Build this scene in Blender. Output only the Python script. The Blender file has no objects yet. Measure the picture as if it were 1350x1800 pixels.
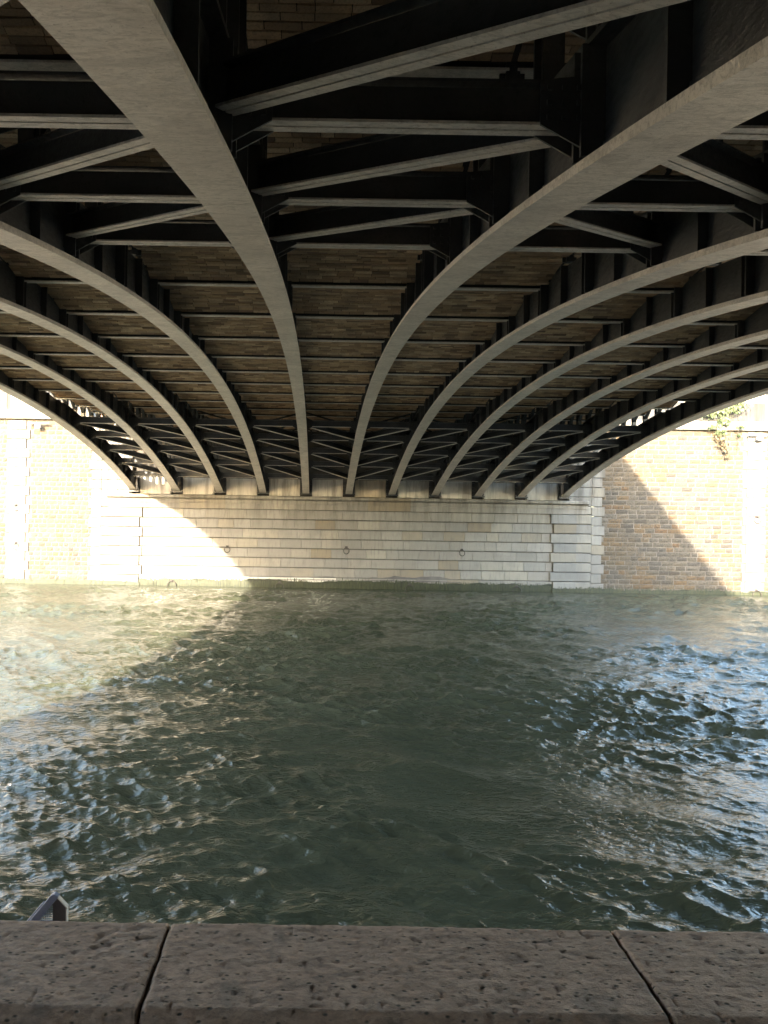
import bpy, math, random
import numpy as np
from mathutils import Matrix, Vector

random.seed(7)
rng = np.random.default_rng(11)
S = bpy.context.scene
COL = S.collection
PI = math.pi

# ------------------------------------------------------------------ camera
cam = bpy.data.cameras.new('camera')
cam_o = bpy.data.objects.new('camera', cam)
COL.objects.link(cam_o)
cam.sensor_fit = 'HORIZONTAL'
cam.sensor_width = 36.0
cam.lens = 36.0
cam.shift_x = 115 / 1350
cam.shift_y = -15 / 1350
cam.clip_start = 0.05
cam.clip_end = 1500
cam_o.matrix_world = Matrix.Rotation(PI / 2, 4, 'X') @ Matrix.Rotation(math.radians(0.95), 4, 'Z')
S.camera = cam_o

# ------------------------------------------------------------------ world, sun, exposure
SUN_DIR = Vector((-0.30, -1.0, 0.365)).normalized()      # towards the sun
elev = math.asin(SUN_DIR.z)
azim = math.atan2(SUN_DIR.x, SUN_DIR.y)
W = bpy.data.worlds.new('World')
S.world = W
W.use_nodes = True
wn = W.node_tree
sky = wn.nodes.new('ShaderNodeTexSky')
sky.sky_type = 'NISHITA'
sky.sun_disc = False
sky.sun_elevation = elev
sky.sun_rotation = azim % (2 * PI)
sky.air_density = 1.3
sky.dust_density = 1.8
sky.ozone_density = 1.0
wn.links.new(sky.outputs[0], wn.nodes['Background'].inputs[0])
wn.nodes['Background'].inputs[1].default_value = 0.15
sun = bpy.data.lights.new('sun', 'SUN')
sun.energy = 2.0
sun.angle = math.radians(1.0)
sun.color = (1.0, 0.89, 0.72)
sun_o = bpy.data.objects.new('sun', sun)
COL.objects.link(sun_o)
sun_o.rotation_euler = SUN_DIR.to_track_quat('Z', 'Y').to_euler()
S.view_settings.view_transform = 'Standard'
S.view_settings.look = 'None'
S.view_settings.gamma = 1.0
S.view_settings.use_curve_mapping = False
S.view_settings.exposure = 3.95
S.cycles.use_denoising = True
S.cycles.max_bounces = 10
S.cycles.diffuse_bounces = 6
S.cycles.glossy_bounces = 6
S.cycles.sample_clamp_indirect = 0.0
S.cycles.blur_glossy = 1.0
S.cycles.caustics_reflective = True

# ------------------------------------------------------------------ helpers
class MB:
    def __init__(s):
        s.v = []; s.f = []
    def poly(s, pts, faces):
        b = len(s.v)
        s.v.extend([tuple(p) for p in pts])
        s.f.extend([tuple(b + i for i in f) for f in faces])
    def box(s, x0, x1, y0, y1, z0, z1):
        s.poly([(x0,y0,z0),(x1,y0,z0),(x1,y1,z0),(x0,y1,z0),(x0,y0,z1),(x1,y0,z1),(x1,y1,z1),(x0,y1,z1)],
               [(3,2,1,0),(4,5,6,7),(0,1,5,4),(1,2,6,5),(2,3,7,6),(3,0,4,7)])
    def bar(s, a, b, w, h, up=(0, 0, 1), zoff=0.0, xoff=0.0):
        """rectangular bar a->b, w across, h along 'up'"""
        a = Vector(a); b = Vector(b); d = (b - a).normalized(); up = Vector(up)
        side = d.cross(up).normalized(); u = side.cross(d).normalized()
        pts = []
        for p in (a, b):
            p = p + u * zoff + side * xoff
            for sx, sz in ((-1,-1),(1,-1),(1,1),(-1,1)):
                pts.append(p + side * (sx * w / 2) + u * (sz * h / 2))
        s.poly(pts, [(0,1,2,3),(7,6,5,4),(0,4,5,1),(1,5,6,2),(2,6,7,3),(3,7,4,0)])
    def tube(s, pts, r, n=6, closed=False):
        pts = [Vector(p) for p in pts]; m = len(pts); b = len(s.v)
        for i, p in enumerate(pts):
            d = (pts[(i+1) % m] - pts[i-1]) if closed else (pts[min(i+1, m-1)] - pts[max(i-1, 0)])
            d.normalize()
            ref = Vector((0, 0, 1)) if abs(d.z) < 0.9 else Vector((0, 1, 0))
            u = d.cross(ref).normalized(); w = u.cross(d)
            for k in range(n):
                a = 2 * PI * k / n
                s.v.append(tuple(p + u * (math.cos(a) * r) + w * (math.sin(a) * r)))
        for i in range(m if closed else m - 1):
            j = (i + 1) % m
            for k in range(n):
                l = (k + 1) % n
                s.f.append((b + i*n + k, b + i*n + l, b + j*n + l, b + j*n + k))
        if not closed:
            s.f.append(tuple(b + k for k in range(n))[::-1]); s.f.append(tuple(b + (m-1)*n + k for k in range(n)))
    def sweep(s, prof_at, ts):
        """prof_at(t) -> list of points (closed profile)"""
        b = len(s.v); n = None
        for t in ts:
            p = prof_at(t); n = len(p); s.v.extend(p)
        for i in range(len(ts) - 1):
            for k in range(n):
                l = (k + 1) % n
                s.f.append((b+i*n+k, b+i*n+l, b+(i+1)*n+l, b+(i+1)*n+k))
        s.f.append(tuple(b + k for k in range(n))[::-1]); s.f.append(tuple(b + (len(ts)-1)*n + k for k in range(n)))
    def mesh(s, name, m, smooth=False):
        me = bpy.data.meshes.new(name); me.from_pydata(s.v, [], s.f)
        if m: me.materials.append(m)
        me.validate()
        import bmesh
        bm = bmesh.new(); bm.from_mesh(me); bmesh.ops.recalc_face_normals(bm, faces=bm.faces); bm.to_mesh(me); bm.free()
        if smooth: me.shade_smooth()
        return me
    def build(s, name, m, parent=None, smooth=False):
        return link(name, s.mesh(name, m, smooth), parent)

def link(name, me, parent=None, loc=None):
    o = bpy.data.objects.new(name, me); COL.objects.link(o)
    if parent: o.parent = parent
    if loc is not None: o.location = loc
    return o
def tag(o, label=None, cat=None, group=None, kind=None):
    if label: o['label'] = label
    if cat: o['category'] = cat
    if group: o['group'] = group
    if kind: o['kind'] = kind
    return o
def thing(name, label, cat, loc=(0, 0, 0), group=None):
    o = bpy.data.objects.new(name, None); COL.objects.link(o); o.location = loc
    return tag(o, label, cat, group)

# numpy value noise
_perm = rng.random((256, 256))
def vnoise(x, y):
    xi = np.floor(x).astype(int); yi = np.floor(y).astype(int)
    fx = x - xi; fy = y - yi
    fx = fx*fx*(3-2*fx); fy = fy*fy*(3-2*fy)
    g = lambda a, b: _perm[a % 256, b % 256]
    return (g(xi,yi)*(1-fx)+g(xi+1,yi)*fx)*(1-fy) + (g(xi,yi+1)*(1-fx)+g(xi+1,yi+1)*fx)*fy
def fbm(x, y, o=4):
    r = 0; a = 0.5
    for k in range(o):
        r = r + a*(vnoise(x*2**k+17.3*k, y*2**k+5.1*k)-0.5); a *= 0.5
    return r

# ------------------------------------------------------------------ materials
class NT:
    def __init__(s, name):
        s.m = bpy.data.materials.new(name); s.m.use_nodes = True; s.t = s.m.node_tree
        s.b = s.t.nodes['Principled BSDF']
        s.co = s.t.nodes.new('ShaderNodeTexCoord'); s.geo = None
    def n(s, typ, **kw):
        nd = s.t.nodes.new('ShaderNode' + typ)
        for k, v in kw.items(): setattr(nd, k, v)
        return nd
    def put(s, sock, v):
        if hasattr(v, 'node'): s.t.links.new(v, sock)
        else: sock.default_value = v
    def pos(s, scale=(1, 1, 1)):
        """world position scaled"""
        if s.geo is None: s.geo = s.n('NewGeometry')
        mp = s.n('Mapping'); s.t.links.new(s.geo.outputs['Position'], mp.inputs[0]); mp.inputs['Scale'].default_value = scale
        return mp.outputs[0]
    def noise(s, scale, vec=None, detail=4, rough=0.55, dist=0.0):
        nd = s.n('TexNoise'); nd.inputs['Scale'].default_value = scale; nd.inputs['Detail'].default_value = detail
        nd.inputs['Roughness'].default_value = rough; nd.inputs['Distortion'].default_value = dist
        s.t.links.new(vec if vec is not None else s.pos(), nd.inputs['Vector'])
        return nd.outputs['Fac']
    def ramp(s, fac, stops):
        nd = s.n('ValToRGB'); e = nd.color_ramp.elements
        while len(e) < len(stops): e.new(0.5)
        for el, (p, c) in zip(e, stops):
            el.position = p; el.color = (c, c, c, 1) if not hasattr(c, '__len__') else (*c, 1)
        s.put(nd.inputs[0], fac); return nd.outputs[0]
    def mix(s, fac, a, b, mode='MIX'):
        nd = s.n('Mix', data_type='RGBA', blend_type=mode)
        for i, v in ((0, fac), (6, a), (7, b)):
            if not hasattr(v, 'node') and i and len(v) == 3: v = (*v, 1)
            s.put(nd.inputs[i], v)
        return nd.outputs[2]
    def math(s, op, a, b=0.0):
        nd = s.n('Math', operation=op); s.put(nd.inputs[0], a); s.put(nd.inputs[1], b); return nd.outputs[0]
    def rand(s):
        if s.geo is None: s.geo = s.n('NewGeometry')
        oi = s.n('ObjectInfo')
        return s.math('FRACT', s.math('ADD', oi.outputs['Random'], s.geo.outputs['Random Per Island']))
    def bump(s, h, strength=0.5, dist=0.01, normal=None):
        nd = s.n('Bump'); nd.inputs['Strength'].default_value = strength; nd.inputs['Distance'].default_value = dist
        s.put(nd.inputs['Height'], h)
        if normal is not None: s.t.links.new(normal, nd.inputs['Normal'])
        return nd.outputs[0]
    def done(s, col=None, rough=None, normal=None, **kw):
        if col is not None: s.put(s.b.inputs['Base Color'], col if hasattr(col, 'node') else (*col, 1))
        if rough is not None: s.put(s.b.inputs['Roughness'], rough)
        if normal is not None: s.t.links.new(normal, s.b.inputs['Normal'])
        for k, v in kw.items(): s.put(s.b.inputs[k], v)
        return s.m

def mat_steel(name='grey_black_paint', base=0.027, lite=0.062):
    t = NT(name)
    n1 = t.noise(2.3, detail=6); n2 = t.noise(28, t.pos((1, 0.35, 1)), detail=6, rough=0.65); n3 = t.noise(90, detail=3)
    c = t.mix(t.ramp(n1, [(0.35, 0.0), (0.7, 1.0)]), (base, base, base*1.02), (lite, lite*0.98, lite*0.92))
    c = t.mix(t.ramp(n2, [(0.52, 0.0), (0.68, 0.6)]), c, (base*0.55, base*0.5, base*0.42))
    c = t.mix(t.ramp(n3, [(0.66, 0.0), (0.72, 0.6)]), c, (0.10, 0.055, 0.03))
    nb = t.bump(n3, 0.25, 0.004, t.bump(n2, 0.5, 0.010))
    return t.done(c, t.ramp(n2, [(0.3, 0.30), (0.7, 0.5)]), nb)
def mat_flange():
    t = NT('underlit_weathered_grey_paint')
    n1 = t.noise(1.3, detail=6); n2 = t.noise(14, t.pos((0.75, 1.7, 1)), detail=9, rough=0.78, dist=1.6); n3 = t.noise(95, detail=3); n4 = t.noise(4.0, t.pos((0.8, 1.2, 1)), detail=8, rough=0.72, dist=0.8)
    c = t.mix(t.ramp(n1, [(0.3, 0.0), (0.7, 1.0)]), (0.52, 0.465, 0.40), (0.70, 0.63, 0.54))  # light from below painted in: the webs' own paint made paler; mottling is wear
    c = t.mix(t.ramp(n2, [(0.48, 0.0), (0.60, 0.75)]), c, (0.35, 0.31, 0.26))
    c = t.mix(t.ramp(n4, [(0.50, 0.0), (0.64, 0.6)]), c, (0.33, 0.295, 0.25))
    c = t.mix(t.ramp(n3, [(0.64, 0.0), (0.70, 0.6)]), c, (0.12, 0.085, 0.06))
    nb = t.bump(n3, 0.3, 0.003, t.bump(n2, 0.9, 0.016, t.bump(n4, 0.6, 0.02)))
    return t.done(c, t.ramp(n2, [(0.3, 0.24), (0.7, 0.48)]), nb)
def mat_brick():
    t = NT('brown_brick'); r = t.rand()
    c = t.ramp(r, [(0.0, (0.17, 0.10, 0.06)), (0.3, (0.55, 0.36, 0.205)), (0.55, (0.36, 0.22, 0.125)), (0.85, (0.68, 0.48, 0.30)), (1.0, (0.26, 0.15, 0.10))])
    n = t.noise(3.0, detail=5); n2 = t.noise(60, detail=4)
    c = t.mix(t.ramp(n, [(0.45, 0.0), (0.7, 0.6)]), c, (0.18, 0.125, 0.09))
    c = t.mix(t.ramp(n2, [(0.45, 0.0), (0.75, 0.5)]), c, (0.08, 0.06, 0.045))
    return t.done(c, 0.85, t.bump(n2, 0.6, 0.006))
def mat_plain(name, col, rough=0.8, bumpscale=40, var=0.35, bs=0.4):
    t = NT(name); n = t.noise(bumpscale, detail=5); n1 = t.noise(1.7, detail=5)
    c = t.mix(t.ramp(n1, [(0.3, 0.0), (0.7, 1.0)]), tuple(x*(1-var) for x in col), tuple(min(1, x*(1+var)) for x in col))
    return t.done(c, rough, t.bump(n, bs, 0.006))
def mat_ashlar(name, tint=(0.24, 0.222, 0.195), stain=0.5):
    t = NT(name); r = t.rand()
    c = t.ramp(r, [(0.0, tuple(x*0.80 for x in tint)), (0.35, tint), (0.55, (tint[0]*0.86, tint[1]*0.84, tint[2]*0.83)),
                   (0.8, (tint[0]*1.1, tint[1]*1.08, tint[2]*1.02)), (1.0, (tint[0]*0.80, tint[1]*0.68, tint[2]*0.52))])
    n1 = t.noise(1.1, detail=7, rough=0.65); n2 = t.noise(5, t.pos((2.5, 1, 0.35)), detail=6, rough=0.65); n3 = t.noise(45, detail=5)
    c = t.mix(t.ramp(n1, [(0.45, 0.0), (0.68, 0.55)]), c, (tint[0]*0.62, tint[1]*0.60, tint[2]*0.60))
    c = t.mix(t.ramp(n2, [(0.52, 0.0), (0.70, stain)]), c, (tint[0]*0.42, tint[1]*0.41, tint[2]*0.41))
    c = t.mix(t.ramp(n3, [(0.60, 0.0), (0.74, 0.4)]), c, (tint[0]*0.55, tint[1]*0.52, tint[2]*0.45))
    # run-off streaks that start below the bearings and thin out downwards
    sp = t.n('SeparateXYZ'); t.t.links.new(t.pos(), sp.inputs[0])
    zf = t.math('MINIMUM', t.math('MAXIMUM', t.math('DIVIDE', t.math('ADD', sp.outputs['Z'], 1.5), 1.8), 0.0), 1.0)
    st = t.ramp(t.noise(1.5, t.pos((1.6, 1, 0.16)), detail=7, rough=0.7), [(0.46, 0.0), (0.62, 0.75)])
    c = t.mix(t.math('MULTIPLY', st, zf), c, (tint[0]*0.34, tint[1]*0.32, tint[2]*0.30))
    return t.done(c, 0.85, t.bump(n3, 0.5, 0.012))
def mat_rubble():
    t = NT('ochre_rubble_stone'); r = t.rand()
    c = t.ramp(r, [(0.0, (0.048, 0.041, 0.033)), (0.25, (0.088, 0.075, 0.056)), (0.5, (0.064, 0.056, 0.047)), (0.72, (0.100, 0.086, 0.066)), (0.88, (0.10, 0.070, 0.039)), (1.0, (0.090, 0.055, 0.028))])
    n1 = t.noise(0.45, detail=5); n2 = t.noise(14, detail=6, rough=0.7); n3 = t.noise(38, detail=4)
    c = t.mix(t.ramp(n1, [(0.48, 0.0), (0.62, 0.45)]), c, (0.105, 0.073, 0.037))
    c = t.mix(t.ramp(n2, [(0.50, 0.0), (0.60, 0.75)]), c, (0.045, 0.04, 0.034))
    c = t.mix(t.ramp(n3, [(0.56, 0.0), (0.66, 0.4)]), c, (0.125, 0.11, 0.092))
    return t.done(c, 0.92, t.bump(n2, 1.0, 0.03))
def mat_water():
    t = NT('green_river_water')
    n1 = t.noise(9.0, t.pos((0.75, 1.5, 1)), detail=3, rough=0.55, dist=0.5)
    n2 = t.noise(19, t.pos((0.7, 1.5, 1)), detail=5, rough=0.6, dist=0.8)
    patch = t.ramp(t.noise(0.28, detail=3), [(0.38, 0.35), (0.62, 1.0)])
    h = t.math('ADD', t.math('MULTIPLY', n1, 1.0), t.math('MULTIPLY', t.math('MULTIPLY', n2, 0.16), patch))
    c = t.mix(t.ramp(t.noise(0.6, detail=4), [(0.35, 0.0), (0.7, 1.0)]), (0.049, 0.052, 0.033), (0.064, 0.067, 0.043))
    return t.done(c, 0.012, t.bump(h, 1.0, 0.036), **{'IOR': 1.333})
def mat_coping():
    t = NT('pitted_quay_stone')
    n1 = t.noise(3.2, detail=7, rough=0.65); n2 = t.noise(34, t.pos((0.7, 1.3, 1)), detail=8, rough=0.7); n3 = t.noise(120, detail=4)
    vo = t.n('TexVoronoi'); vo.inputs['Scale'].default_value = 34; t.t.links.new(t.pos((0.7, 1.3, 1)), vo.inputs['Vector'])
    pit = t.ramp(vo.outputs['Distance'], [(0.10, 0.0), (0.24, 1.0)])
    c = t.mix(t.ramp(n1, [(0.3, 0.0), (0.7, 1.0)]), (0.25, 0.178, 0.148), (0.44, 0.325, 0.27))
    c = t.mix(t.ramp(n2, [(0.42, 0.0), (0.62, 0.75)]), c, (0.17, 0.125, 0.106))
    c = t.mix(t.ramp(n1, [(0.57, 0.0), (0.64, 0.6)]), c, (0.11, 0.093, 0.088))
    c = t.mix(pit, (0.045, 0.04, 0.035), c)
    nb = t.bump(pit, 0.5, 0.006, t.bump(n2, 0.7, 0.011, t.bump(n3, 0.5, 0.004)))
    return t.done(c, 0.78, nb)
def mat_leaf(name, a, b):
    t = NT(name); r = t.rand()
    return t.done(t.ramp(r, [(0.0, a), (1.0, b)]), 0.6)

M = dict(
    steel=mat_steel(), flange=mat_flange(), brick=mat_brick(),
    mortar=mat_plain('dark_mortar', (0.035, 0.028, 0.024), 0.95, 70),
    deck=mat_plain('deck_asphalt', (0.06, 0.06, 0.06), 0.9),
    ashlar=mat_ashlar('pale_ashlar'), quoin=mat_ashlar('white_quoin_stone', (0.20, 0.192, 0.175), 0.3),
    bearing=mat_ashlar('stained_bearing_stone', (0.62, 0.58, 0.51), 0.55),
    parapet=mat_ashlar('streaked_parapet_stone', (0.075, 0.073, 0.070), 0.85),
    rubble=mat_rubble(), wmortar=mat_plain('pale_lime_mortar', (0.135, 0.12, 0.10), 0.95, 30),
    joint=mat_plain('grey_joint_mortar', (0.07, 0.062, 0.052), 0.95, 30),
    water=mat_water(), coping=mat_coping(),
    pave=mat_plain('quay_paving', (0.33, 0.30, 0.26), 0.9, 20),
    algae=mat_leaf('green_algae', (0.012, 0.018, 0.005), (0.042, 0.044, 0.013)),
    algaebed=mat_plain('algae_bed', (0.018, 0.022, 0.009), 0.8, 60, 0.5),
    damp=mat_plain('damp_stone_film', (0.10, 0.088, 0.08), 0.7, 30, 0.3),
    ivy=mat_leaf('ivy_leaf', (0.05, 0.075, 0.03), (0.12, 0.14, 0.07)), ivyred=mat_leaf('autumn_ivy_leaf', (0.06, 0.055, 0.03), (0.12, 0.085, 0.05)),
    iron=mat_plain('rusty_iron', (0.05, 0.042, 0.036), 0.7, 80), grey=mat_plain('blue_grey_paint', (0.15, 0.19, 0.31), 0.45, 60, 0.1),
    darkgrey=mat_plain('dark_grey_paint', (0.045, 0.045, 0.055), 0.5, 60, 0.1), paleedge=mat_plain('bare_metal_edge', (0.45, 0.45, 0.47), 0.45, 60, 0.1),
    lampgrey=mat_plain('lamp_grey', (0.30, 0.30, 0.32), 0.5, 60, 0.1),
    cream=mat_plain('cream_facade', (0.40, 0.36, 0.30), 0.9, 12, 0.12), brown=mat_plain('brown_facade', (0.28, 0.19, 0.14), 0.9, 12, 0.2),
    glass=mat_plain('window_glass', (0.03, 0.035, 0.04), 0.1, 2, 0.1, 0.0), zinc=mat_plain('zinc_roof', (0.20, 0.21, 0.24), 0.5, 12, 0.1),
)

# ------------------------------------------------------------------ layout constants (metres, eye at the origin)
D = 34.0; ZW = -3.74; YM = 16.5; ZC = 2.92; KA = 0.00813
def arch(y): return ZC - KA * (y - YM) ** 2
P = 1.83; S_RIB = 1.904
RX = [1.335 + S_RIB * k for k in range(-5, 6)]
ZD = 3.30                     # top of rib webs, under the deck
FAR = [25.26 + P*k for k in range(5)]
NEAR = [7.34 - P*k for k in range(5)]
NEARF = [(NEAR[k], NEAR[k+1]) for k in range(4)]
FARF = [(FAR[k], FAR[k+1]) for k in range(4)]
DB = [9.17 + P*n for n in range(-5, 14)]

# ------------------------------------------------------------------ setting
def structure(name, mb, m): return tag(mb.build(name, m), kind='structure')
b = MB(); b.box(-90, 90, 34.9, 400, 2.5, 3.62); structure('street', b, M['pave'])
b = MB(); b.box(-90, 90, -12, 2.20, -2.3, -1.72); structure('quay_pavement', b, M['pave'])
b = MB(); b.box(-90, 90, -3, 60, -7.2, -6.5); structure('river_bed', b, M['pave'])
b = MB()
b.box(-9.4, 12.1, -4.0, -1.42, -1.71, 3.2)
b.box(-90, -9.4, -14, -9, -1.71, 3.9); b.box(12.1, 90, -14, -9, -1.71, 3.9); b.box(-9.4, 12.1, -14, -4.0, -1.71, 3.2)
structure('bank_terrain', b, M['pave'])

# water surface -------------------------------------------------------------
def build_water():
    rows = np.concatenate([np.linspace(2.76, 6.4, 20)[:-1], 1/np.sqrt(np.linspace(1/6.4**2, 1/34.2**2, 10))[:1]])
    u = np.linspace(6.4**-0.6, 34.2**-0.6, 640); rows = np.concatenate([rows[:-1], u ** (-1/0.6)])
    cols = np.concatenate([-(0.55 + np.geomspace(0.02, 6.0, 70))[::-1], np.linspace(-0.55, 0.72, 620), 0.72 + np.geomspace(0.02, 6.0, 70)])
    Y, C = np.meshgrid(rows, cols, indexing='ij')
    X = C * (Y + 0.8)
    X = np.clip(X, -88, 88) + np.where(np.abs(X) > 88, (np.abs(X)-88)*0.001*np.sign(X), 0)
    wx = X + 0.6*fbm(X*0.35+3, Y*0.35, 2)*2; wy = Y + 0.6*fbm(X*0.35+50, Y*0.35+9, 2)*2
    amp_s = 0.22 + 1.75*np.clip((fbm(X*0.34+7, Y*0.5+2, 4)*1.7+0.5), 0, 1)**1.4
    H = np.zeros_like(X); DX = np.zeros_like(X); DY = np.zeros_like(X)
    spacing = np.maximum(1.27*(Y+0.8)/620, 0.02)
    spacing = np.where((C < -0.55) | (C > 0.72), 0.25, spacing)
    N = 170
    for k in range(N):
        lam = 0.11 * (2.4/0.11) ** ((k + rng.random())/N)
        th = math.radians(-90 + rng.normal(0, 37) - 6)
        kx, ky = 2*PI/lam*math.cos(th), 2*PI/lam*math.sin(th)
        a = 0.0078 * lam * (1.0 if lam < 0.45 else (0.45/lam)**0.72)
        ph = rng.random()*2*PI
        ar = kx*wx + ky*wy + ph
        fade = np.clip((lam/spacing - 2.5)/2.5, 0, 1)
        m = a * fade * (amp_s if lam < 1.3 else 1.0)
        H += m*np.cos(ar); s = m*np.sin(ar)*0.9
        DX -= s*math.cos(th); DY -= s*math.sin(th)
    edge = np.clip((34.0 - Y)/1.5, 0.15, 1) * np.clip((Y-2.76)/0.4, 0, 1)
    DYc = np.where(Y > 33.2, 0, DY)
    V = np.stack([X + DX*edge, Y + DYc*edge, ZW + H*edge], -1).reshape(-1, 3)
    nr, nc = X.shape
    idx = np.arange(nr*nc).reshape(nr, nc)
    F = np.stack([idx[:-1, :-1], idx[:-1, 1:], idx[1:, 1:], idx[1:, :-1]], -1).reshape(-1, 4)
    me = bpy.data.meshes.new('river_water')
    me.vertices.add(len(V)); me.vertices.foreach_set('co', V.astype(np.float32).ravel())
    me.loops.add(F.size); me.loops.foreach_set('vertex_index', F.ravel().astype(np.int32))
    me.polygons.add(len(F)); me.polygons.foreach_set('loop_start', np.arange(0, F.size, 4, dtype=np.int32))
    me.update(calc_edges=True); me.materials.append(M['water']); me.shade_smooth()
    tag(link('river_water', me), kind='structure')
build_water()

# ------------------------------------------------------------------ the bridge
bridge = thing('arch_bridge', 'dark iron arch bridge with grey ribs and brown brick soffit spanning the river', 'bridge', (0, 0, 0))
YS = [-1.35 + (D - 0.02 + 1.35) * i / 72 for i in range(73)]
def topz(y): return min(arch(y) + 0.60, ZD)
def stiff_mesh(sgn, h, w=0.115):
    q = MB(); q.box(0.0, sgn*w, -0.012, 0.012, 0, h); q.box(sgn*(w-0.012), sgn*w, -0.05, -0.0125, 0, h); return q.mesh('stiffener', M['steel'])
def rib_at(x, outer=0):
    wb = MB()
    wb.sweep(lambda y: [(x-0.02, y, arch(y)+0.062), (x+0.02, y, arch(y)+0.062), (x+0.02, y, topz(y)), (x-0.02, y, topz(y))], YS)
    for s in (-1, 1):          # angle irons along the foot of the web
        wb.sweep(lambda y: [(x+s*0.021, y, arch(y)+0.063), (x+s*0.10, y, arch(y)+0.063), (x+s*0.10, y, arch(y)+0.075), (x+s*0.033, y, arch(y)+0.078), (x+s*0.032, y, arch(y)+0.15), (x+s*0.021, y, arch(y)+0.15)], YS)
    rib = wb.build('arch_rib', M['steel'], bridge)
    for k in range(6):
      fl = MB(); ja = YS[k*12] + (0.003 if k else 0); jb = YS[k*12+12] - 0.003
      fl.sweep(lambda y: [(x-0.15, y, arch(y)), (x+0.15, y, arch(y)), (x+0.15, y, arch(y)+0.030), (x+0.135, y, arch(y)+0.032), (x+0.135, y, arch(y)+0.06), (x-0.135, y, arch(y)+0.06), (x-0.135, y, arch(y)+0.032), (x-0.15, y, arch(y)+0.030)], [ja+(jb-ja)*q/12 for q in range(13)])
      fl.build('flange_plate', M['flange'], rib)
    for ys, ye in ((D-0.02, 24.2), (-1.35, 8.4)):
        sp = MB()
        n = 20; tt = [ys + (ye-ys)*i/n for i in range(n+1)]
        sp.sweep(lambda y: [(x-0.11, y, arch(y)+0.602), (x+0.11, y, arch(y)+0.602), (x+0.11, y, arch(y)+0.63), (x-0.11, y, arch(y)+0.63)], tt)
        sp.build('top_flange', M['steel'], rib)
    tf = MB(); tf.box(x-0.12, x+0.12, -1.3, D+0.2, ZD+0.002, ZD+0.03); tf.build('deck_bearer', M['steel'], rib)
    # stiffeners, posts and struts
    y = DB[0]; k = 0
    while y < D - 0.6:
        if y > -1.0:
            z0 = arch(y) + 0.155; h = topz(y) - z0 - 0.01
            if h > 0.08:
                for s in (-1, 1):
                    q = MB(); main = (k % 2 == 0)
                    w = 0.125 if main else 0.09
                    q.box(x+s*0.0215, x+s*(0.0215+w), y-0.012, y+0.012, z0-0.09, z0+h)
                    if main:
                        q.box(x+s*0.0215, x+s*(0.0215+w*0.9), y-0.085, y-0.061, z0-0.09, z0+h)
                        nb = max(2, int(h/0.16))
                        for j in range(nb):
                            zz = z0 + 0.05 + (h-0.1)*j/max(1, nb-1)
                            q.box(x+s*0.06, x+s*0.10, y+0.012, y+0.04, zz-0.02, zz+0.02)
                        for zz in ((z0+0.06, z0+0.20) if h > 0.3 else (z0+0.04,)):
                            c = (y+0.14, zz); hx = [(c[0]+0.036*math.cos(PI/3*g), c[1]+0.036*math.sin(PI/3*g)) for g in range(6)]
                            q.poly([(x+s*0.0215, p[0], p[1]) for p in hx]+[(x+s*0.062, p[0], p[1]) for p in hx], [(0,1,2,3,4,5), (11,10,9,8,7,6)]+[(g, (g+1) % 6, (g+1) % 6+6, g+6) for g in range(6)])
                    q.build('stiffener', M['steel'], rib)
            if arch(y) + 0.63 < ZD - 0.08:
                q = MB(); q.box(x-0.05, x+0.05, y-0.045, y+0.045, arch(y)+0.632, ZD-0.001)
                q.box(x-0.09, x+0.09, y-0.012, y+0.012, arch(y)+0.632, ZD-0.002)
                q.build('spandrel_post', M['steel'], rib)
                # knee plate with a hollow under the deck
                q = MB(); s = 1 if y > YM else -1
                a0 = Vector((x, y + s*0.05, ZD-0.02)); L = 0.30
                hh = min(0.30, ZD - arch(y) - 0.68)
                if hh > 0.06:
                    q.bar((x, y - s*0.05, ZD-hh), (x, y - s*(0.05+L), ZD-0.03), 0.10, 0.025)
                    q.build('knee_brace', M['steel'], rib)
        y += P/2; k += 1
    # shoe at the far springing
    q = MB(); z = arch(D-0.05)
    q.box(x-0.26, x+0.26, D-0.22, D+0.02, z-0.055, z-0.004)
    for s in (-1, 1):
        q.box(x+s*0.155, x+s*0.25, D-0.03, D-0.005, z, z+0.72)
        for j in range(4): q.box(x+s*0.16, x+s*0.25, D-0.14, D-0.03, z+0.04+j*0.17, z+0.07+j*0.17)
    q.build('rib_shoe', M['steel'], rib)
    return rib
for i, x in enumerate(RX): rib_at(x)

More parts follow.
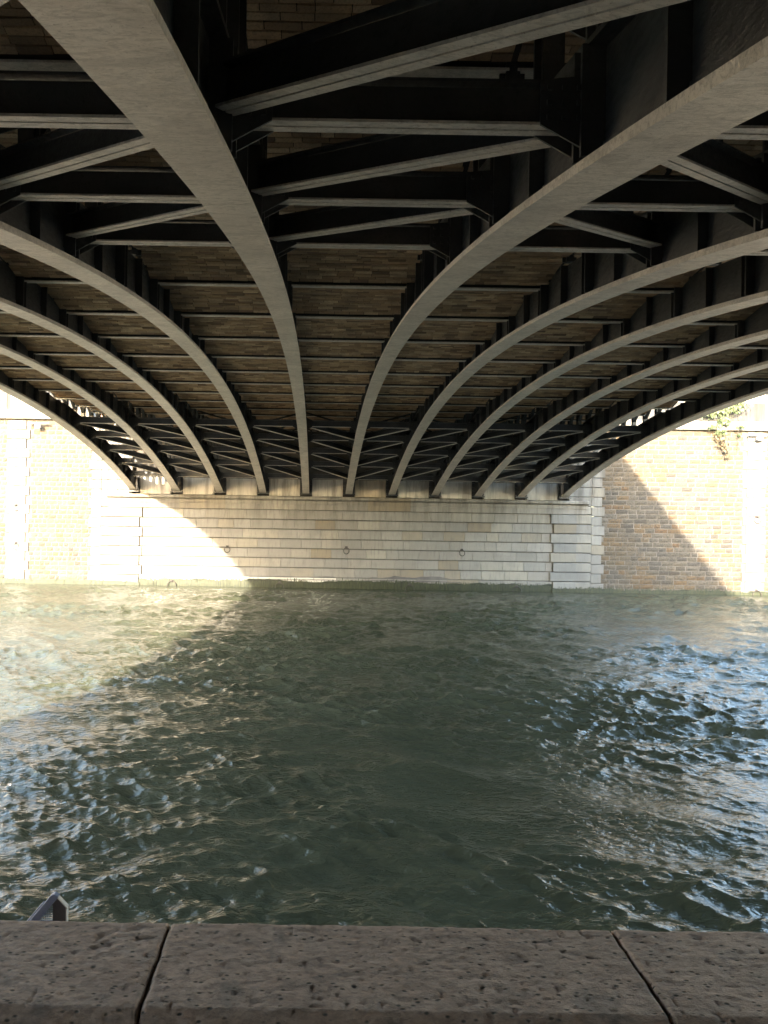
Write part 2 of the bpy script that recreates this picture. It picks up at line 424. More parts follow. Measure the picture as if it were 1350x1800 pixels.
# cross beams and diagonals (I sections with double-angle lower flanges)
def ibeam(mb, lo, a, b, h=0.20, fw=0.112, gap=0.012):
    """a, b on the bottom centre line"""
    mb.bar(a, b, 0.014, h-0.02, zoff=h/2+0.006)
    o = (fw/2 + gap/2)/2; w = fw/2 - gap/2
    for s in (-1, 1): lo.bar(a, b, w, 0.014, zoff=0.007, xoff=s*o)
    mb.bar(a, b, fw, 0.014, zoff=h+0.008)
LB = S_RIB - 0.06
def beam_meshes():
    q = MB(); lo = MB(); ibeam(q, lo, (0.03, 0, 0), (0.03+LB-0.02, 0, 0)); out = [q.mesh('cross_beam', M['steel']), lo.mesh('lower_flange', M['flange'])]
    for s in (1, -1):
        x0 = 0.02 if s > 0 else S_RIB - 0.02
        q = MB()
        for yy in (-0.062, 0.050):
            pts = [(x0, -0.11), (x0+s*0.10, -0.11), (x0+s*0.30, 0.0), (x0+s*0.30, 0.21), (x0, 0.24)]
            v = [(p[0], yy, p[1]) for p in pts] + [(p[0], yy+0.012, p[1]) for p in pts]
            q.poly(v, [(0,1,2,3,4), (9,8,7,6,5)] + [(i, (i+1) % 5, (i+1) % 5+5, i+5) for i in range(5)])
        for jx in (0.05, 0.12, 0.19, 0.26):
            for jz in (0.03, 0.10, 0.17):
                q.box(x0+s*jx-0.012, x0+s*jx+0.012, -0.078, -0.063, jz-0.012, jz+0.012)
        out.append(q.mesh('gusset_plate', M['steel']))
    return out
CB, CBL, GL, GR = beam_meshes()
for y in FAR + NEAR:
    for i in range(10):
        o = link('cross_beam', CB, bridge, (RX[i], y, arch(y)+0.22))
        link('lower_flange', CBL, o); link('gusset_plate', GL, o); link('gusset_plate', GR, o)
for (ya, yb) in NEARF + FARF:       # ya nearer mid-span
    za, zb = arch(ya)+0.235, arch(yb)+0.235
    sg = 1 if yb > ya else -1
    mm = []
    for left in (True, False):
        q = MB(); lo = MB()
        A = (0.10, ya+sg*0.10, za) if left else (S_RIB-0.10, ya+sg*0.10, za)
        B = (S_RIB-0.10, yb-sg*0.10, zb) if left else (0.10, yb-sg*0.10, zb)
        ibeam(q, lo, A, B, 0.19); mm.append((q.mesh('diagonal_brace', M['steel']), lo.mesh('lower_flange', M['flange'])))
    for i in range(10):
        a, lo = mm[0] if i < 5 else mm[1]
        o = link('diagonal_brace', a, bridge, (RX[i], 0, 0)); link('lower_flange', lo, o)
# small deck beams that carry the brick vaults
q = MB(); q.box(0.03, S_RIB-0.03, -0.006, 0.006, 0.0185, 0.24); DBM = q.mesh('deck_beam', M['steel'])
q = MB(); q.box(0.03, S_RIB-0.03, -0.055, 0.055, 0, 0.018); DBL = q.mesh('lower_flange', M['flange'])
for y in DB:
    for i in range(10): link('lower_flange', DBL, link('deck_beam', DBM, bridge, (RX[i], y, 3.10)))
# high sway bracing over the haunches
for y in FAR[1:] + NEAR[1:3]:
    for i in range(10):
        q = MB(); z0, z1 = arch(y)+0.7, ZD-0.1
        q.bar((RX[i]+0.06, y+0.03, z0), (RX[i+1]-0.06, y+0.03, z1), 0.06, 0.012, up=(0, 1, 0)) if i % 2 else q.bar((RX[i]+0.06, y+0.03, z1), (RX[i+1]-0.06, y+0.03, z0), 0.06, 0.012, up=(0, 1, 0))
        q.build('sway_brace', M['steel'], bridge)

# brick jack vaults: real bricks with recessed joints
def vz(t): return 3.132 + 0.15*4*t*(1-t)
def build_bricks():
    pitch = 0.0715; bw = 0.2455
    parts = []; V = []; F = []
    for n in range(2, len(DB)-1):
        y0, y1 = DB[n]+0.058, DB[n+1]-0.058; nr = int((y1-y0)/pitch); pr = (y1-y0)/nr
        for r in range(nr):
            ya, yb = y0+r*pr+0.007, y0+(r+1)*pr-0.007
            ta, tb = (ya-DB[n])/P, (yb-DB[n])/P
            for i in range(10):
                off = (0.5 if r % 2 else 0.0)*bw + random.uniform(-0.03, 0.03)
                x = RX[i]+0.024 - off
                xe = RX[i+1]-0.024
                while x < xe:
                    L = bw*random.choice((1, 1, 1, 1, 0.5, 0.75)) if random.random() < 0.25 else bw*random.uniform(0.94, 1.06)
                    a, b_ = max(x, RX[i]+0.024), min(x+L-0.008, xe)
                    x += L
                    if b_-a < 0.03: continue
                    j = random.uniform(-0.004, 0.004); sk = random.uniform(-0.003, 0.003)
                    za, zb = vz(ta)+j, vz(tb)+j
                    v = [(a, ya+sk, za), (b_, ya-sk, za), (b_, yb-sk, zb), (a, yb+sk, zb), (a-0.001, ya, za+0.03), (b_+0.001, ya, za+0.03), (b_+0.001, yb, zb+0.03), (a-0.001, yb, zb+0.03)]
                    parts.append((ya, i, v))
    fq = [(3,2,1,0), (0,1,5,4), (1,2,6,5), (2,3,7,6), (3,0,4,7)]
    # the bricks that show largest: nearest rows of the middle bay and its neighbours
    order = sorted(range(len(parts)), key=lambda k: (parts[k][0] if parts[k][0] > 4.9 else 99) + (0 if parts[k][1] == 4 else (4.0 if parts[k][1] in (3, 5) else 60)))
    single = set(order[:300])
    nv = 0
    for k, (ya, i, v) in enumerate(parts):
        if k in single:
            c = np.mean(np.array(v), 0)
            me = bpy.data.meshes.new('brick'); me.from_pydata([tuple(np.array(p)-c) for p in v], [], fq); me.materials.append(M['brick'])
            link('brick', me, bridge, tuple(c))
        else:
            V.extend(v); F.extend([tuple(nv+q for q in f) for f in fq]); nv += 8
    me = bpy.data.meshes.new('brickwork'); me.from_pydata(V, [], F); me.materials.append(M['brick'])
    tag(link('brickwork', me, bridge), kind='stuff')
    q = MB()
    for n in range(len(DB)-1):
        for k in range(8):
            t0, t1 = k/8, (k+1)/8
            ya, yb = DB[n]+P*t0, DB[n]+P*t1
            bb = len(q.v)
            q.v += [(RX[0], ya, vz(t0)+0.02), (RX[-1], ya, vz(t0)+0.02), (RX[-1], yb, vz(t1)+0.02), (RX[0], yb, vz(t1)+0.02)]
            q.f.append((bb+3, bb+2, bb+1, bb))
    me = bpy.data.meshes.new('vault_mortar'); me.from_pydata(q.v, [], q.f); me.materials.append(M['mortar'])
    link('vault_mortar', me, bridge)
build_bricks()
b = MB(); b.box(RX[0]-0.55, RX[-1]+0.55, -4, 34.95, 3.45, 3.95); b.build('deck', M['deck'], bridge)
for x, s in ((RX[0], -1), (RX[-1], 1)):
    b = MB(); b.box(min(x+s*0.2, x+s*0.62), max(x+s*0.2, x+s*0.62), -4, 34.95, 3.952, 4.18); b.box(min(x+s*0.56, x+s*0.70), max(x+s*0.56, x+s*0.70), -4, 34.95, 3.5, 3.90)
    b.build('fascia_cornice', M['steel'], bridge)
    b = MB(); xx = x + s*0.25
    b.box(xx-0.05, xx+0.05, -4, 34.9, 5.0, 5.08); b.box(xx-0.03, xx+0.03, -4, 34.9, 4.28, 4.33)
    yy = -3.9
    while yy < 34.9: b.box(xx-0.02, xx+0.02, yy-0.02, yy+0.02, 4.182, 4.999); yy += 0.14
    b.build('railing', M['steel'], bridge)

# ------------------------------------------------------------------ masonry across the river
PX = 34/1350
def wx(px): return (px-560)*PX
def block(mb, x0, x1, z0, z1, yf, depth=0.25, ch=0.018, cv=0.008):
    """dressed block: front face at yf, chamfered margins (wider along the bed joints)"""
    j = lambda a: random.uniform(-a, a)
    v = [(x0+cv, yf+j(.003), z0+ch), (x1-cv, yf+j(.003), z0+ch), (x1-cv, yf+j(.003), z1-ch), (x0+cv, yf+j(.003), z1-ch),
         (x0, yf+ch*1.3, z0), (x1, yf+ch*1.3, z0), (x1, yf+ch*1.3, z1), (x0, yf+ch*1.3, z1),
         (x0, yf+depth, z0), (x1, yf+depth, z0), (x1, yf+depth, z1), (x0, yf+depth, z1)]
    mb.poly(v, [(0,1,2,3), (4,5,1,0), (5,6,2,1), (6,7,3,2), (7,4,0,3), (8,9,5,4), (9,10,6,5), (10,11,7,6), (11,8,4,7)])
abut = thing('bridge_abutment', 'pale dressed stone abutment carrying the arch ribs at the far bank', 'abutment', (0, D, ZW))
def apart(name, mb, m, root, kind=None):
    me = mb.mesh(name, m); off = root.location
    me.transform(Matrix.Translation(-off))
    o = link(name, me, root)
    if kind: o['kind'] = kind
    return o
courses = [-0.30, -0.735, -1.16, -1.585, -2.01, -2.435, -2.86, -3.28]
XL, XR = wx(246.5), wx(972.5)
b = MB(); b.box(wx(178), wx(1040), D+0.06, D+0.9, -6, 0.30); b.box(RX[0]-0.8, RX[-1]+0.8, D+0.35, D+0.95, 0.30, 3.4); apart('core_wall', b, M['joint'], abut)
for r in range(len(courses)-1):
    z1, z0 = courses[r], courses[r+1]
    x = XL - (0.48 if r % 2 else 0.0)*0.97 - 0.02
    while x < XR:
        L = 0.965*random.uniform(0.9, 1.08)
        if random.random() < 0.12: L *= random.choice((0.55, 0.75))
        a, c = max(x, XL+0.004), min(x+L, XR-0.004)
        if XR - c < 0.25: c = XR-0.004; L = 9
        if c-a > 0.12:
            q = MB(); block(q, a+0.0015, c-0.0015, z0+0.016, z1-0.016, D+random.uniform(-0.004, 0.004), 0.2, 0.014, 0.005)
            apart('ashlar_block', q, M['ashlar'], abut)
        x += L
# plinth course at the waterline
x = XL
while x < XR:
    L = random.uniform(1.0, 1.5); c = min(x+L, XR)
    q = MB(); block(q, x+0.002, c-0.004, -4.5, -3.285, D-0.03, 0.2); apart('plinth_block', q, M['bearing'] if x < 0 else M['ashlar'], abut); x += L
# quoin pilasters, two faces each side, alternating tails
for side in (0, 1):
    for r in range(len(courses)):
        z1 = courses[r]; z0 = courses[r+1] if r+1 < len(courses) else -4.5
        t = (r % 2 == 0)
        if side == 0: cuts = [(wx(212), wx(251 if t else 246), D-0.10), (wx(178), wx(212)-0.003, D-0.04)]
        else: cuts = [(wx(968 if t else 973), wx(1013), D-0.10), (wx(1013)+0.003, wx(1040), D-0.04)]
        for a, c, yf in cuts:
            q = MB(); block(q, a, c, z0+0.014, z1-0.014, yf, 0.3, 0.018, 0.012); apart('quoin_block', q, M['quoin'], abut)
# stones that step up beside the outer ribs and bond into the embankment
zr = 3.45; r = 0
while zr > -4.0:
    z0 = max(zr-0.425, -4.5)
    t = 0.12 if r % 2 else 0.0
    for (a, c) in ((wx(156)+t, wx(178)-0.004), (wx(1040)+0.004, wx(1063)-t)):
        q = MB(); block(q, a, c, z0+0.008, zr-0.008, D-0.02, 0.3, 0.02, 0.01); apart('quoin_block', q, M['quoin'], abut)
    if zr > -0.2:
        for (a, c) in ((wx(178), wx(206)-0.004), (wx(206), wx(232)), (wx(1000), wx(1040)-0.002)):
            q = MB(); block(q, a+0.002, c, max(z0, -0.295)+0.008, zr-0.008, D-0.012, 0.3, 0.02, 0.01); apart('quoin_block', q, M['quoin'], abut)
    zr = z0; r += 1
# cornice: slab over a band, in lengths
x = wx(190)
while x < wx(1032):
    L = random.uniform(0.9, 1.3); c = min(x+L, wx(1032))
    if wx(1032)-c < 0.3: c = wx(1032)
    q = MB()
    pr = [(D-0.30, 0.17), (D-0.30, 0.27), (D-0.27, 0.30), (D+0.3, 0.30), (D+0.3, -0.29), (D-0.07, -0.29), (D-0.07, -0.06), (D-0.11, -0.055), (D-0.11, 0.10)]
    v = [(x+0.002, p[0], p[1]) for p in pr] + [(c-0.002, p[0], p[1]) for p in pr]; n = len(pr)
    q.poly(v, [tuple(range(n)), tuple(range(2*n-1, n-1, -1))] + [(i, (i+1) % n, (i+1) % n+n, i+n) for i in range(n)])
    apart('cornice_stone', q, M['ashlar'], abut); x = c
# bearing stones between the rib shoes
for i in range(10):
    q = MB(); block(q, RX[i]+0.27, RX[i+1]-0.27, 0.31, 1.06, D+0.02, 0.3, 0.012, 0.012); apart('bearing_stone', q, M['bearing'], abut)
q = MB()
for z, yy in ((1.14, 33.9), (1.26, 33.95)): q.tube([(RX[0]-0.1, yy, z), (RX[-1]+0.1, yy, z)], 0.035, 8)
pip = q.build('conduit', M['steel'], bridge)

# embankment walls of squared rubble with dressed pilasters
def rubble_stone(mb, x0, x1, z0, z1, yf):
    nx, nz = 4, 3; v = []
    for k in range(nz):
        for i in range(nx):
            u, w = i/(nx-1), k/(nz-1)
            e = (i in (0, nx-1)) or (k in (0, nz-1))
            v.append((x0+(x1-x0)*u+random.uniform(-.012, .012), yf + (0.012 if e else random.uniform(-0.014, 0.002)), z0+(z1-z0)*w+random.uniform(-.009, .009)))
    f = [(k*nx+i, k*nx+i+1, (k+1)*nx+i+1, (k+1)*nx+i) for k in range(nz-1) for i in range(nx-1)]
    mb.poly(v, f)
def embankment(name, label, x0, x1, pil, zone, left):
    root = thing(name, label, 'wall', ((x0+x1)/2, D, ZW))
    b = MB(); b.box(x0, x1, D+0.05, D+0.9, -6, 3.5); apart('mortar_bed', b, M['wmortar'], root)
    stones = []
    z = 3.46; row = 0; rh = 0.2065
    while z - rh > -4.2:
        x = x0 + random.uniform(-0.3, 0)
        while x < x1:
            L = random.uniform(0.30, 0.62) * (0.62 if left else 1.0)
            a, c = max(x, x0)+0.012, min(x+L, x1)-0.012; x += L
            if c-a < 0.1: continue
            ok = True
            for (pa, pb) in pil:
                if a < pb-0.05 and c > pa+0.05:
                    if a < pa and pa - a > 0.12: c = min(c, pa-0.01)
                    elif c > pb and c - pb > 0.12: a = max(a, pb+0.01)
                    else: ok = False
            if not ok: continue
            stones.append((a, c, z-rh+0.012, z-0.012))
        z -= rh; row += 1
    random.shuffle(stones)
    def vis(s): return zone[0]-0.3 < (s[0]+s[1])/2 < zone[1] and s[2] > -3.5
    st = sorted(stones, key=lambda s: (not vis(s), -(s[1]-s[0])*(s[3]-s[2])))
    rest = MB()
    for k, s in enumerate(st):
        q = MB() if k < 300 else rest
        rubble_stone(q, *s, D+0.035)
        if k < 300: apart('rubble_stone', q, M['rubble'], root)
    apart('rubble_courses', rest, M['rubble'], root, 'stuff')
    # pilasters
    for (pa, pb) in pil:
        z = 3.47; r = 0
        while z > -4.3:
            z0 = z-0.4145; ins = 0.0 if r % 2 else 0.16
            q = MB(); block(q, pa+ins, pb-ins, z0+0.008, z-0.008, D-0.02, 0.2, 0.014, 0.008); apart('quoin_block', q, M['quoin'], root)
            z = z0; r += 1
    # string course and parapet stones
    x = x0
    while x < x1:
        L = random.uniform(1.3, 1.9); c = min(x+L, x1)
        q = MB(); block(q, x+0.003, c-0.003, 3.52, 3.93, D-0.16, 0.9, 0.02, 0.006); apart('string_stone', q, M['quoin'], root)
        q = MB(); block(q, x+0.003, c-0.003, 3.935, 4.76, D-0.02, 0.4, 0.02, 0.006); apart('parapet_stone', q, M['parapet'], root)
        x = c
    return root
LX0, LX1 = -60.0, wx(156)
wl = embankment('embankment_wall', 'sunlit ochre rubble river wall left of the bridge with a white stone pilaster', -22.0, wx(161), [(wx(11), wx(51))], (wx(-2), LX1), True)
wr = embankment('embankment_wall', 'ochre rubble river wall right of the bridge crossed by a diagonal shadow', wx(1057), 30.0, [(wx(1306), wx(1346))], (wx(1063), wx(1352)), False)
q = MB(); q.box(-90, -22.003, D+0.03, D+0.9, -6, 4.7); q.box(30.003, 90, D+0.03, D+0.9, -6, 4.7)
structure('bank_terrain', q, M['cream'])
q = MB(); block(q, wx(16), wx(75), 3.934, 5.02, D-0.05, 0.5, 0.02, 0.01); apart('parapet_pier', q, M['quoin'], wl)

# algae fringe: hanging blades over a dark bed
def algae(root, x0, x1, yf, ztop):
    V = []; F = []; n = int((x1-x0)*170)
    xs = np.sort(rng.uniform(x0, x1, n))
    hgt = ztop + 0.22*fbm(xs*0.8, xs*0+3.3, 4) + 0.05
    for x, h in zip(xs, hgt):
        w = random.uniform(0.005, 0.016); z1 = h - 0.08 + random.gauss(-0.09, 0.05); z0 = random.uniform(-3.95, z1-0.06); d = random.uniform(0.006, 0.035); t = random.uniform(-0.02, 0.02)
        bb = len(V); V += [(x-w, yf, z1), (x+w, yf, z1+0.01), (x+w*0.6+t, yf-d, z0), (x-w*0.6+t, yf-d, z0)]; F.append((bb, bb+3, bb+2, bb+1))
    q = MB(); q.v = V; q.f = F
    apart('algae_fringe', q, M['algae'], root, 'stuff')
    q = MB(); m = int((x1-x0)*6)
    zz = [ztop - 0.11 + 0.30*float(fbm(np.array([k*0.3+x0]), np.array([9.1]), 4)[0]) for k in range(m+1)]
    for k in range(m):
        a = x0+(x1-x0)*k/m; c = x0+(x1-x0)*(k+1)/m
        q.poly([(a, yf-0.004, -4.2), (c, yf-0.004, -4.2), (c, yf-0.001, zz[k+1]), (a, yf-0.001, zz[k])], [(0,1,2,3)])
    apart('algae_bed', q, M['algaebed'], root, 'stuff')
algae(abut, XL+0.02, XR-0.02, D-0.035, -3.34)
q = MB(); m = 260; xs_ = np.linspace(XL+0.02, XR-0.02, m+1)
zt_ = -3.31 + 0.55*np.clip(fbm(xs_*0.55+40, xs_*0+1.7, 5)+0.06, -0.1, 0.5)
for k in range(m):
    if max(zt_[k], zt_[k+1]) > -3.30:
        q.poly([(xs_[k], D-0.036, -3.40), (xs_[k+1], D-0.036, -3.40), (xs_[k+1], D-0.012, max(zt_[k+1], -3.36)), (xs_[k], D-0.012, max(zt_[k], -3.36))], [(0,1,2,3)])
apart('silt_film', q, M['damp'], abut, 'stuff')
algae(abut, wx(212), XL+0.01, D-0.105, -3.5); algae(abut, XR-0.01, wx(1013), D-0.105, -3.5)
algae(abut, wx(156), wx(212), D-0.045, -3.5); algae(abut, wx(1013), wx(1063), D-0.045, -3.5)
algae(wl, -22, wx(156), D-0.025, -3.48); algae(wr, wx(1063), 30, D-0.025, -3.50)

# ------------------------------------------------------------------ mooring rings
def ring(px, py, r, label, group, face, tilt=0.0, half=False):
    x = wx(px); z = (885-(py-(px-560)*0.0166))*PX
    t = thing('mooring_ring', label, 'mooring ring', (x, face, z), group)
    q = MB(); n = 20
    q.tube([(r*math.cos(a)*math.cos(tilt), -0.05-0.03*(1-math.sin(a)) + r*math.cos(a)*math.sin(tilt), r*math.sin(a)-r*0.2) for a in [2*PI*k/n for k in range(n)]], 0.018, 6, True)
    q.build('ring', M['iron'], t, True)
    q = MB(); q.tube([(0, 0.06, r*0.8), (0, -0.06, r*0.8+0.02), (0, -0.09, r*0.8-0.02)], 0.024, 6); q.box(-0.06, 0.06, -0.012, 0.03, r*0.8-0.06, r*0.8+0.06)
    q.build('staple', M['iron'], t)
    return t
ring(401, 965, 0.125, 'iron mooring ring on the abutment, nearest its lit left corner', 'mooring rings on the abutment face', D-0.006)
ring(610, 967, 0.14, 'iron mooring ring at the middle of the abutment face', 'mooring rings on the abutment face', D-0.006, 0.5)
ring(813, 971, 0.125, 'iron mooring ring on the abutment, nearest its shaded right corner', 'mooring rings on the abutment face', D-0.006, -0.6)
ring(29, 892, 0.13, 'upper iron mooring ring on the white pilaster of the left wall', 'mooring rings on the pilasters', D-0.02, 0.8)
ring(30, 959, 0.13, 'lower iron mooring ring on the white pilaster of the left wall', 'mooring rings on the pilasters', D-0.02)
ring(1330, 913, 0.14, 'iron mooring ring on the pilaster of the right wall', 'mooring rings on the pilasters', D-0.02, -0.5)
for px, lab, fc in ((305, 'rusty ring half sunk in sunlit water at the left end of the abutment', D-0.03), (494, 'rusty ring half sunk at the waterline left of the middle of the abutment', D-0.03), (722, 'rusty ring half sunk in the dark algae right of the middle of the abutment', D-0.03),
                (910, 'rusty ring half sunk at the waterline close to the right corner of the abutment', D-0.03), (1331, 'rusty ring half sunk at the foot of the right wall below its pilaster', D-0.02)):
    ring(px, 1031+(px-560)*0.0166, 0.19, lab, 'rings at the waterline', fc-0.02)

# ------------------------------------------------------------------ floodlights under the string course
def floodlight(px, py, label):
    x = wx(px); z = (885-(py-(px-560)*0.0166))*PX
    t = thing('floodlight', label, 'wall lamp', (x, D, z), 'floodlights on the river walls')
    q = MB(); q.tube([(-0.42, -0.16, 0), (-0.45, -0.2, 0), (-0.42, -0.24, 0), (0.42, -0.24, 0), (0.45, -0.2, 0), (0.42, -0.16, 0)], 0.03, 8, True); q.build('rail', M['lampgrey'], t, True)
    q = MB(); q.box(-0.10, 0.12, -0.34, -0.20, -0.22, -0.06); q.box(-0.08, 0.10, -0.36, -0.341, -0.20, -0.08); q.build('lamp_body', M['lampgrey'], t)
    q = MB()
    for s in (-0.3, 0.3): q.tube([(s, 0.05, 0.02), (s, -0.17, 0.0)], 0.018, 6)
    q.tube([(0.01, -0.22, -0.06), (0.01, -0.22, 0.0)], 0.022, 6); q.build('bracket', M['iron'], t)
floodlight(68, 745, 'grey bar floodlight below the string course of the left wall')
floodlight(1327, 766, 'grey bar floodlight over the pilaster of the right wall')

# ------------------------------------------------------------------ ivy on the right parapet
def ivy():
    root = thing('ivy_plant', 'green ivy draped over the right parapet with a reddish trailing tail', 'ivy', (wx(1265), D, 3.9))
    def leaves(name, spots, m):
        q = MB()
        for (px, py, spread, n) in spots:
            for _ in range(n):
                x = wx(random.gauss(px, spread)); z = (885-(random.gauss(py, spread*0.6)-(px-560)*0.0166))*PX
                y = D - 0.06 - random.random()*0.28 - (0.14 if z > 3.45 else 0.0)
                s = random.uniform(0.03, 0.075); a = random.uniform(0, 2*PI); tl = random.uniform(-0.9, 0.5)
                u = Vector((math.cos(a), math.sin(a)*0.35, math.sin(a)*0.8)); w = Vector((0, -math.sin(tl), -math.cos(tl)))
                c = Vector((x, y, z))
                q.poly([c+w*s*-0.8, c+u*s*0.9+w*s*-0.2, c+u*s*0.4+w*s*0.8, c+w*s*1.2, c-u*s*0.4+w*s*0.8, c-u*s*0.9+w*s*-0.2], [(0,1,2,3,4,5)])
        me = bpy.data.meshes.new(name); me.from_pydata(q.v, [], q.f); me.materials.append(m); me.transform(Matrix.Translation(-root.location))
        o = link(name, me, root); o['kind'] = 'stuff'
    leaves('foliage', [(1237, 727, 7, 200), (1252, 721, 8, 260), (1270, 718, 9, 300), (1288, 712, 8, 220), (1262, 742, 6, 150), (1260, 762, 4, 90), (1244, 752, 3, 40), (1293, 752, 3, 40), (1293, 765, 3, 20)], M['ivy'])
    leaves('trailing_leaves', [(1262, 772, 5, 60), (1266, 782, 4, 60), (1270, 792, 3, 45), (1272, 802, 2, 20)], M['ivyred'])
    q = MB()
    for (a, bx) in ((1255, 1262), (1266, 1270), (1290, 1293)):
        q.tube([(wx(a), D-0.05, 4.8), (wx(a), D-0.2, 4.4), (wx(bx), D-0.2, 3.8), (wx(bx), D-0.05, 2.6)], 0.012, 5)
    q.build('stem', M['iron'], root).location = -root.location
ivy()

# ------------------------------------------------------------------ buildings behind the far bank
def building(label, x0, x1, y0, h, wall, n, storeys):
    t = thing('stone_building', label, 'building', ((x0+x1)/2, y0, 3.62))
    q = MB(); q.box(x0, x1, y0, y0+12, 3.62, 3.62+h)
    for s in range(1, storeys): q.box(x0, x1, y0-0.25, y0-0.003, 3.62+h*s/storeys-0.15, 3.62+h*s/storeys+0.1)
    apart('wall', q, wall, t)
    q = MB(); v = [(x0-0.4, y0-0.4, 3.62+h+.003), (x1+0.4, y0-0.4, 3.62+h+.003), (x1+0.4, y0+12.4, 3.62+h+.003), (x0-0.4, y0+12.4, 3.62+h+.003), (x0, y0+2, 6.8+h), (x1, y0+2, 6.8+h), (x1, y0+10, 6.8+h), (x0, y0+10, 6.8+h)]
    q.poly(v, [(3,2,1,0), (4,5,6,7), (0,1,5,4), (1,2,6,5), (2,3,7,6), (3,0,4,7)]); apart('roof', q, M['zinc'], t)
    q = MB(); sh = h/storeys
    q.box(-0.6, 0.6, -0.02, 0.1, 0, sh*0.62); wm = q.mesh('window', M['glass'])
    q = MB()
    for a, c in ((-0.72, -0.602), (0.602, 0.72), (-0.04, 0.04)): q.box(a, c, -0.09, -0.021, -0.02, sh*0.62+0.1)
    q.box(-0.9, 0.9, -0.2, -0.022, -0.16, -0.022); fm = q.mesh('frame', wall)
    for s in range(storeys):
        for k in range(n):
            o = link('window', wm, t, ((x0+x1)/2*-1 + x0+(x1-x0)*(k+0.5)/n + 0, 0, sh*s+sh*0.2)); o.location.x = x0+(x1-x0)*(k+0.5)/n-(x0+x1)/2
            link('frame', fm, o)
building('pale cream stone building behind the right river wall', 14, 62, 62, 13, M['cream'], 16, 4)
building('brown brick building behind the left river wall', -62, -15, 58, 12, M['brown'], 15, 4)

# ------------------------------------------------------------------ quay edge in front of the camera
quay = thing('quay_wall', 'dark pitted stone quay wall with worn coping stones in the foreground', 'quay wall', (0, 2.5, -1.5))
q = MB(); q.box(-90, 90, 2.34, 2.72, -6.4, -1.70); apart('wall_facing', q, M['coping'], quay)
def coping(x0, x1, seed, hi=True):
    st = 0.0075 if hi else 0.05
    y0, y1, zt, dep = 2.225, 2.745, -1.50, 0.195
    nx = int((x1-x0)/st); ny = int((y1-y0)/st)
    u = np.linspace(0, 1, nx+1); w = np.linspace(0, 1, ny+1)
    U, Wg = np.meshgrid(u, w, indexing='ij')
    X = x0+(x1-x0)*U; Y = y0+(y1-y0)*Wg
    ed = np.minimum(np.minimum(U*(x1-x0), (1-U)*(x1-x0))*1.6, np.minimum(Wg, 1-Wg)*(y1-y0))
    Z = zt - 0.012*np.exp(-ed/0.006) + 0.010*fbm(X*4+seed, Y*5, 3) + 0.008*fbm(X*17+seed, Y*38, 5)
    Z -= 0.05*np.clip(0.10-Wg, 0, 1)/0.10*0.6
    pits = np.clip(vnoise(X*38+seed, Y*55)-0.80, 0, 1); Z -= pits*0.03
    big = np.clip(fbm(X*9+seed*2, Y*13+3, 3)-0.22, 0, 1); Z -= big*0.05
    X = X + 0.004*fbm(Y*14+seed, Y*0+U.round()*7+1, 3)*np.where((U < 0.02) | (U > 0.98), 1, 0)*2.0
    X = X + np.where(U > 0.97, -1, np.where(U < 0.03, 1, 0))*((0.011 if x1 < 0 else 0.0)*np.clip(0.60-Wg, 0, 1) + 0.006*np.clip(fbm(Y*9+seed, Y*0+4, 3), 0, 1))
    jy = 0.022*fbm(X*8, Y*0+2+seed, 4); Y = Y + np.where(Wg < 0.03, jy, np.where(Wg > 0.97, jy*0.35, 0))
    V = np.stack([X, Y, Z], -1)
    idx = np.arange((nx+1)*(ny+1)).reshape(nx+1, ny+1)
    F = np.stack([idx[:-1, :-1], idx[1:, :-1], idx[1:, 1:], idx[:-1, 1:]], -1).reshape(-1, 4).tolist()
    V = V.reshape(-1, 3); n0 = len(V)
    rim = np.concatenate([idx[:, 0], idx[-1, 1:], idx[-2::-1, -1], idx[0, -2:0:-1]])
    low = V[rim].copy(); low[:, 2] = zt-dep
    V = np.concatenate([V, low]); m = len(rim)
    for k in range(m): F.append([int(rim[k]), n0+k, n0+(k+1) % m, int(rim[(k+1) % m])])
    me = bpy.data.meshes.new('coping_stone'); me.from_pydata((V-np.array(quay.location)).tolist(), [], F); me.materials.append(M['coping']); me.shade_smooth()
    return link('coping_stone', me, quay)
for k, (a, c) in enumerate(((-2.07, -0.506), (-0.501, 1.066), (1.071, 2.63))): coping(a, c, 3.7+k*11.1)
q = MB()
for xj in (-0.5035, 1.0685): q.box(xj-0.02, xj+0.02, 2.30, 2.715, -1.66, -1.514)
apart('joint_mortar', q, M['joint'], quay)
for k in range(12):
    coping(-2.085-1.57*(k+1), -2.085-1.57*k, 60+k*5.0, False); coping(2.645+1.57*k, 2.645+1.57*(k+1)-0.015, 150+k*5.0, False)

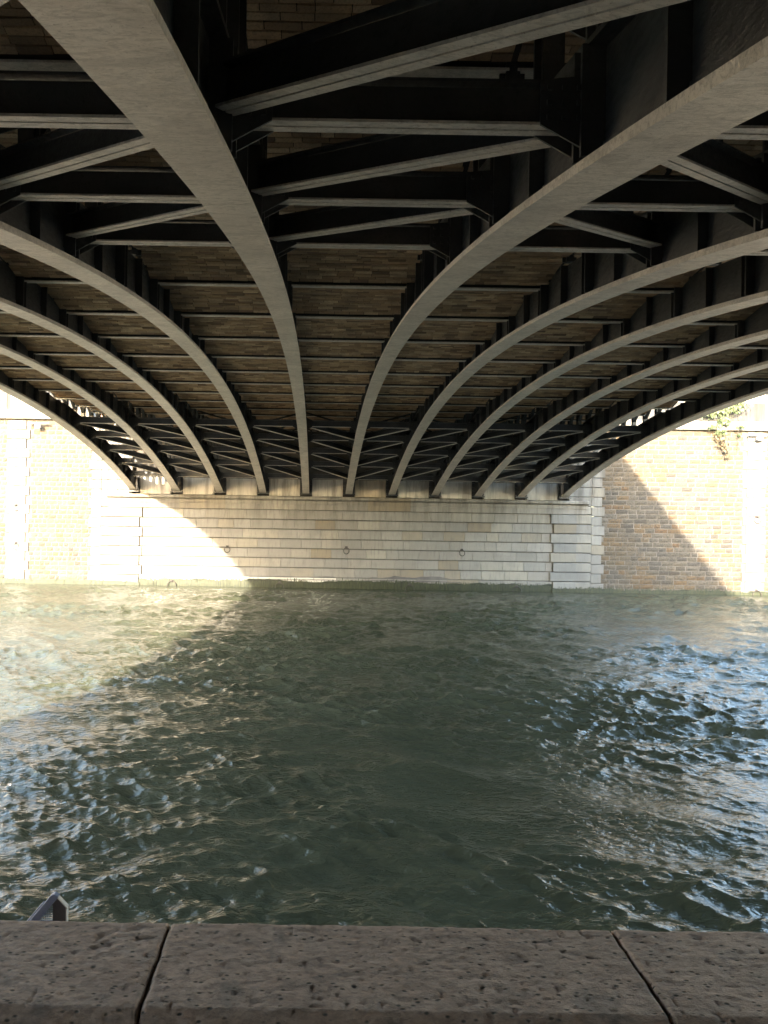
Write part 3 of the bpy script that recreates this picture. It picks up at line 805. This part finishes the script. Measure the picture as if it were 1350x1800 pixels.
# grey metal hood standing on the river side of the quay edge
def hood():
    t = thing('metal_hood', 'blue grey metal hood with mesh side poking above the quay edge, lower left', 'metal bracket', (-0.992, 2.95, -1.530))
    # front plate faces the camera; apex at x=0, slope runs down to the left
    q = MB(); pts = [(-0.004, -0.40), (0.052, -0.40), (0.052, -0.035), (0.018, 0.0), (-0.004, -0.028)]
    def ext(q, pts, y0, y1):
        n = len(pts); q.poly([(p[0], y0, p[1]) for p in pts] + [(p[0], y1, p[1]) for p in pts], [tuple(range(n)), tuple(range(2*n-1, n-1, -1))] + [(i, (i+1) % n, (i+1) % n+n, i+n) for i in range(n)])
    ext(q, pts, 0.004, 0.010); q.build('end_plate', M['darkgrey'], t)
    q = MB(); q.bar((0.052, 0.0, -0.40), (0.052, 0.0, -0.035), 0.004, 0.02, up=(0, 1, 0)); q.bar((0.054, 0.0, -0.035), (0.018, 0.0, 0.003), 0.004, 0.02, up=(0, 1, 0)); q.build('edge_strip', M['paleedge'], t)
    q = MB(); ext(q, [(0.018, 0.002), (0.002, 0.012), (-0.012, 0.006), (-0.375, -0.44), (-0.335, -0.44)], -0.002, 0.022); q.build('sloping_flange', M['grey'], t)
    q = MB(); ext(q, [(-0.050, -0.056), (-0.066, -0.056), (-0.43, -0.49), (-0.40, -0.49)], 0.06, 0.08); q.build('rear_flange', M['grey'], t)
    q = MB()
    for k in range(40):
        x = -0.335+0.008*k
        zt = -0.44 + (x+0.335)*0.444/0.353
        if x > -0.005: break
        q.bar((x, 0.006, -0.44), (x+0.0, 0.006, zt), 0.0022, 0.0022, up=(0, 1, 0))
    for k in range(50):
        z = -0.43+0.008*k; xl = -0.335+(z+0.44)*0.353/0.444
        if xl > -0.008: break
        q.bar((xl, 0.009, z), (-0.004, 0.009, z), 0.0022, 0.0022, up=(0, 1, 0))
    q.build('mesh_panel', M['grey'], t)
    q = MB(); q.box(-0.03, 0.05, -0.22, 0.0, -0.39, -0.33); q.build('wall_bracket', M['darkgrey'], t)
hood()
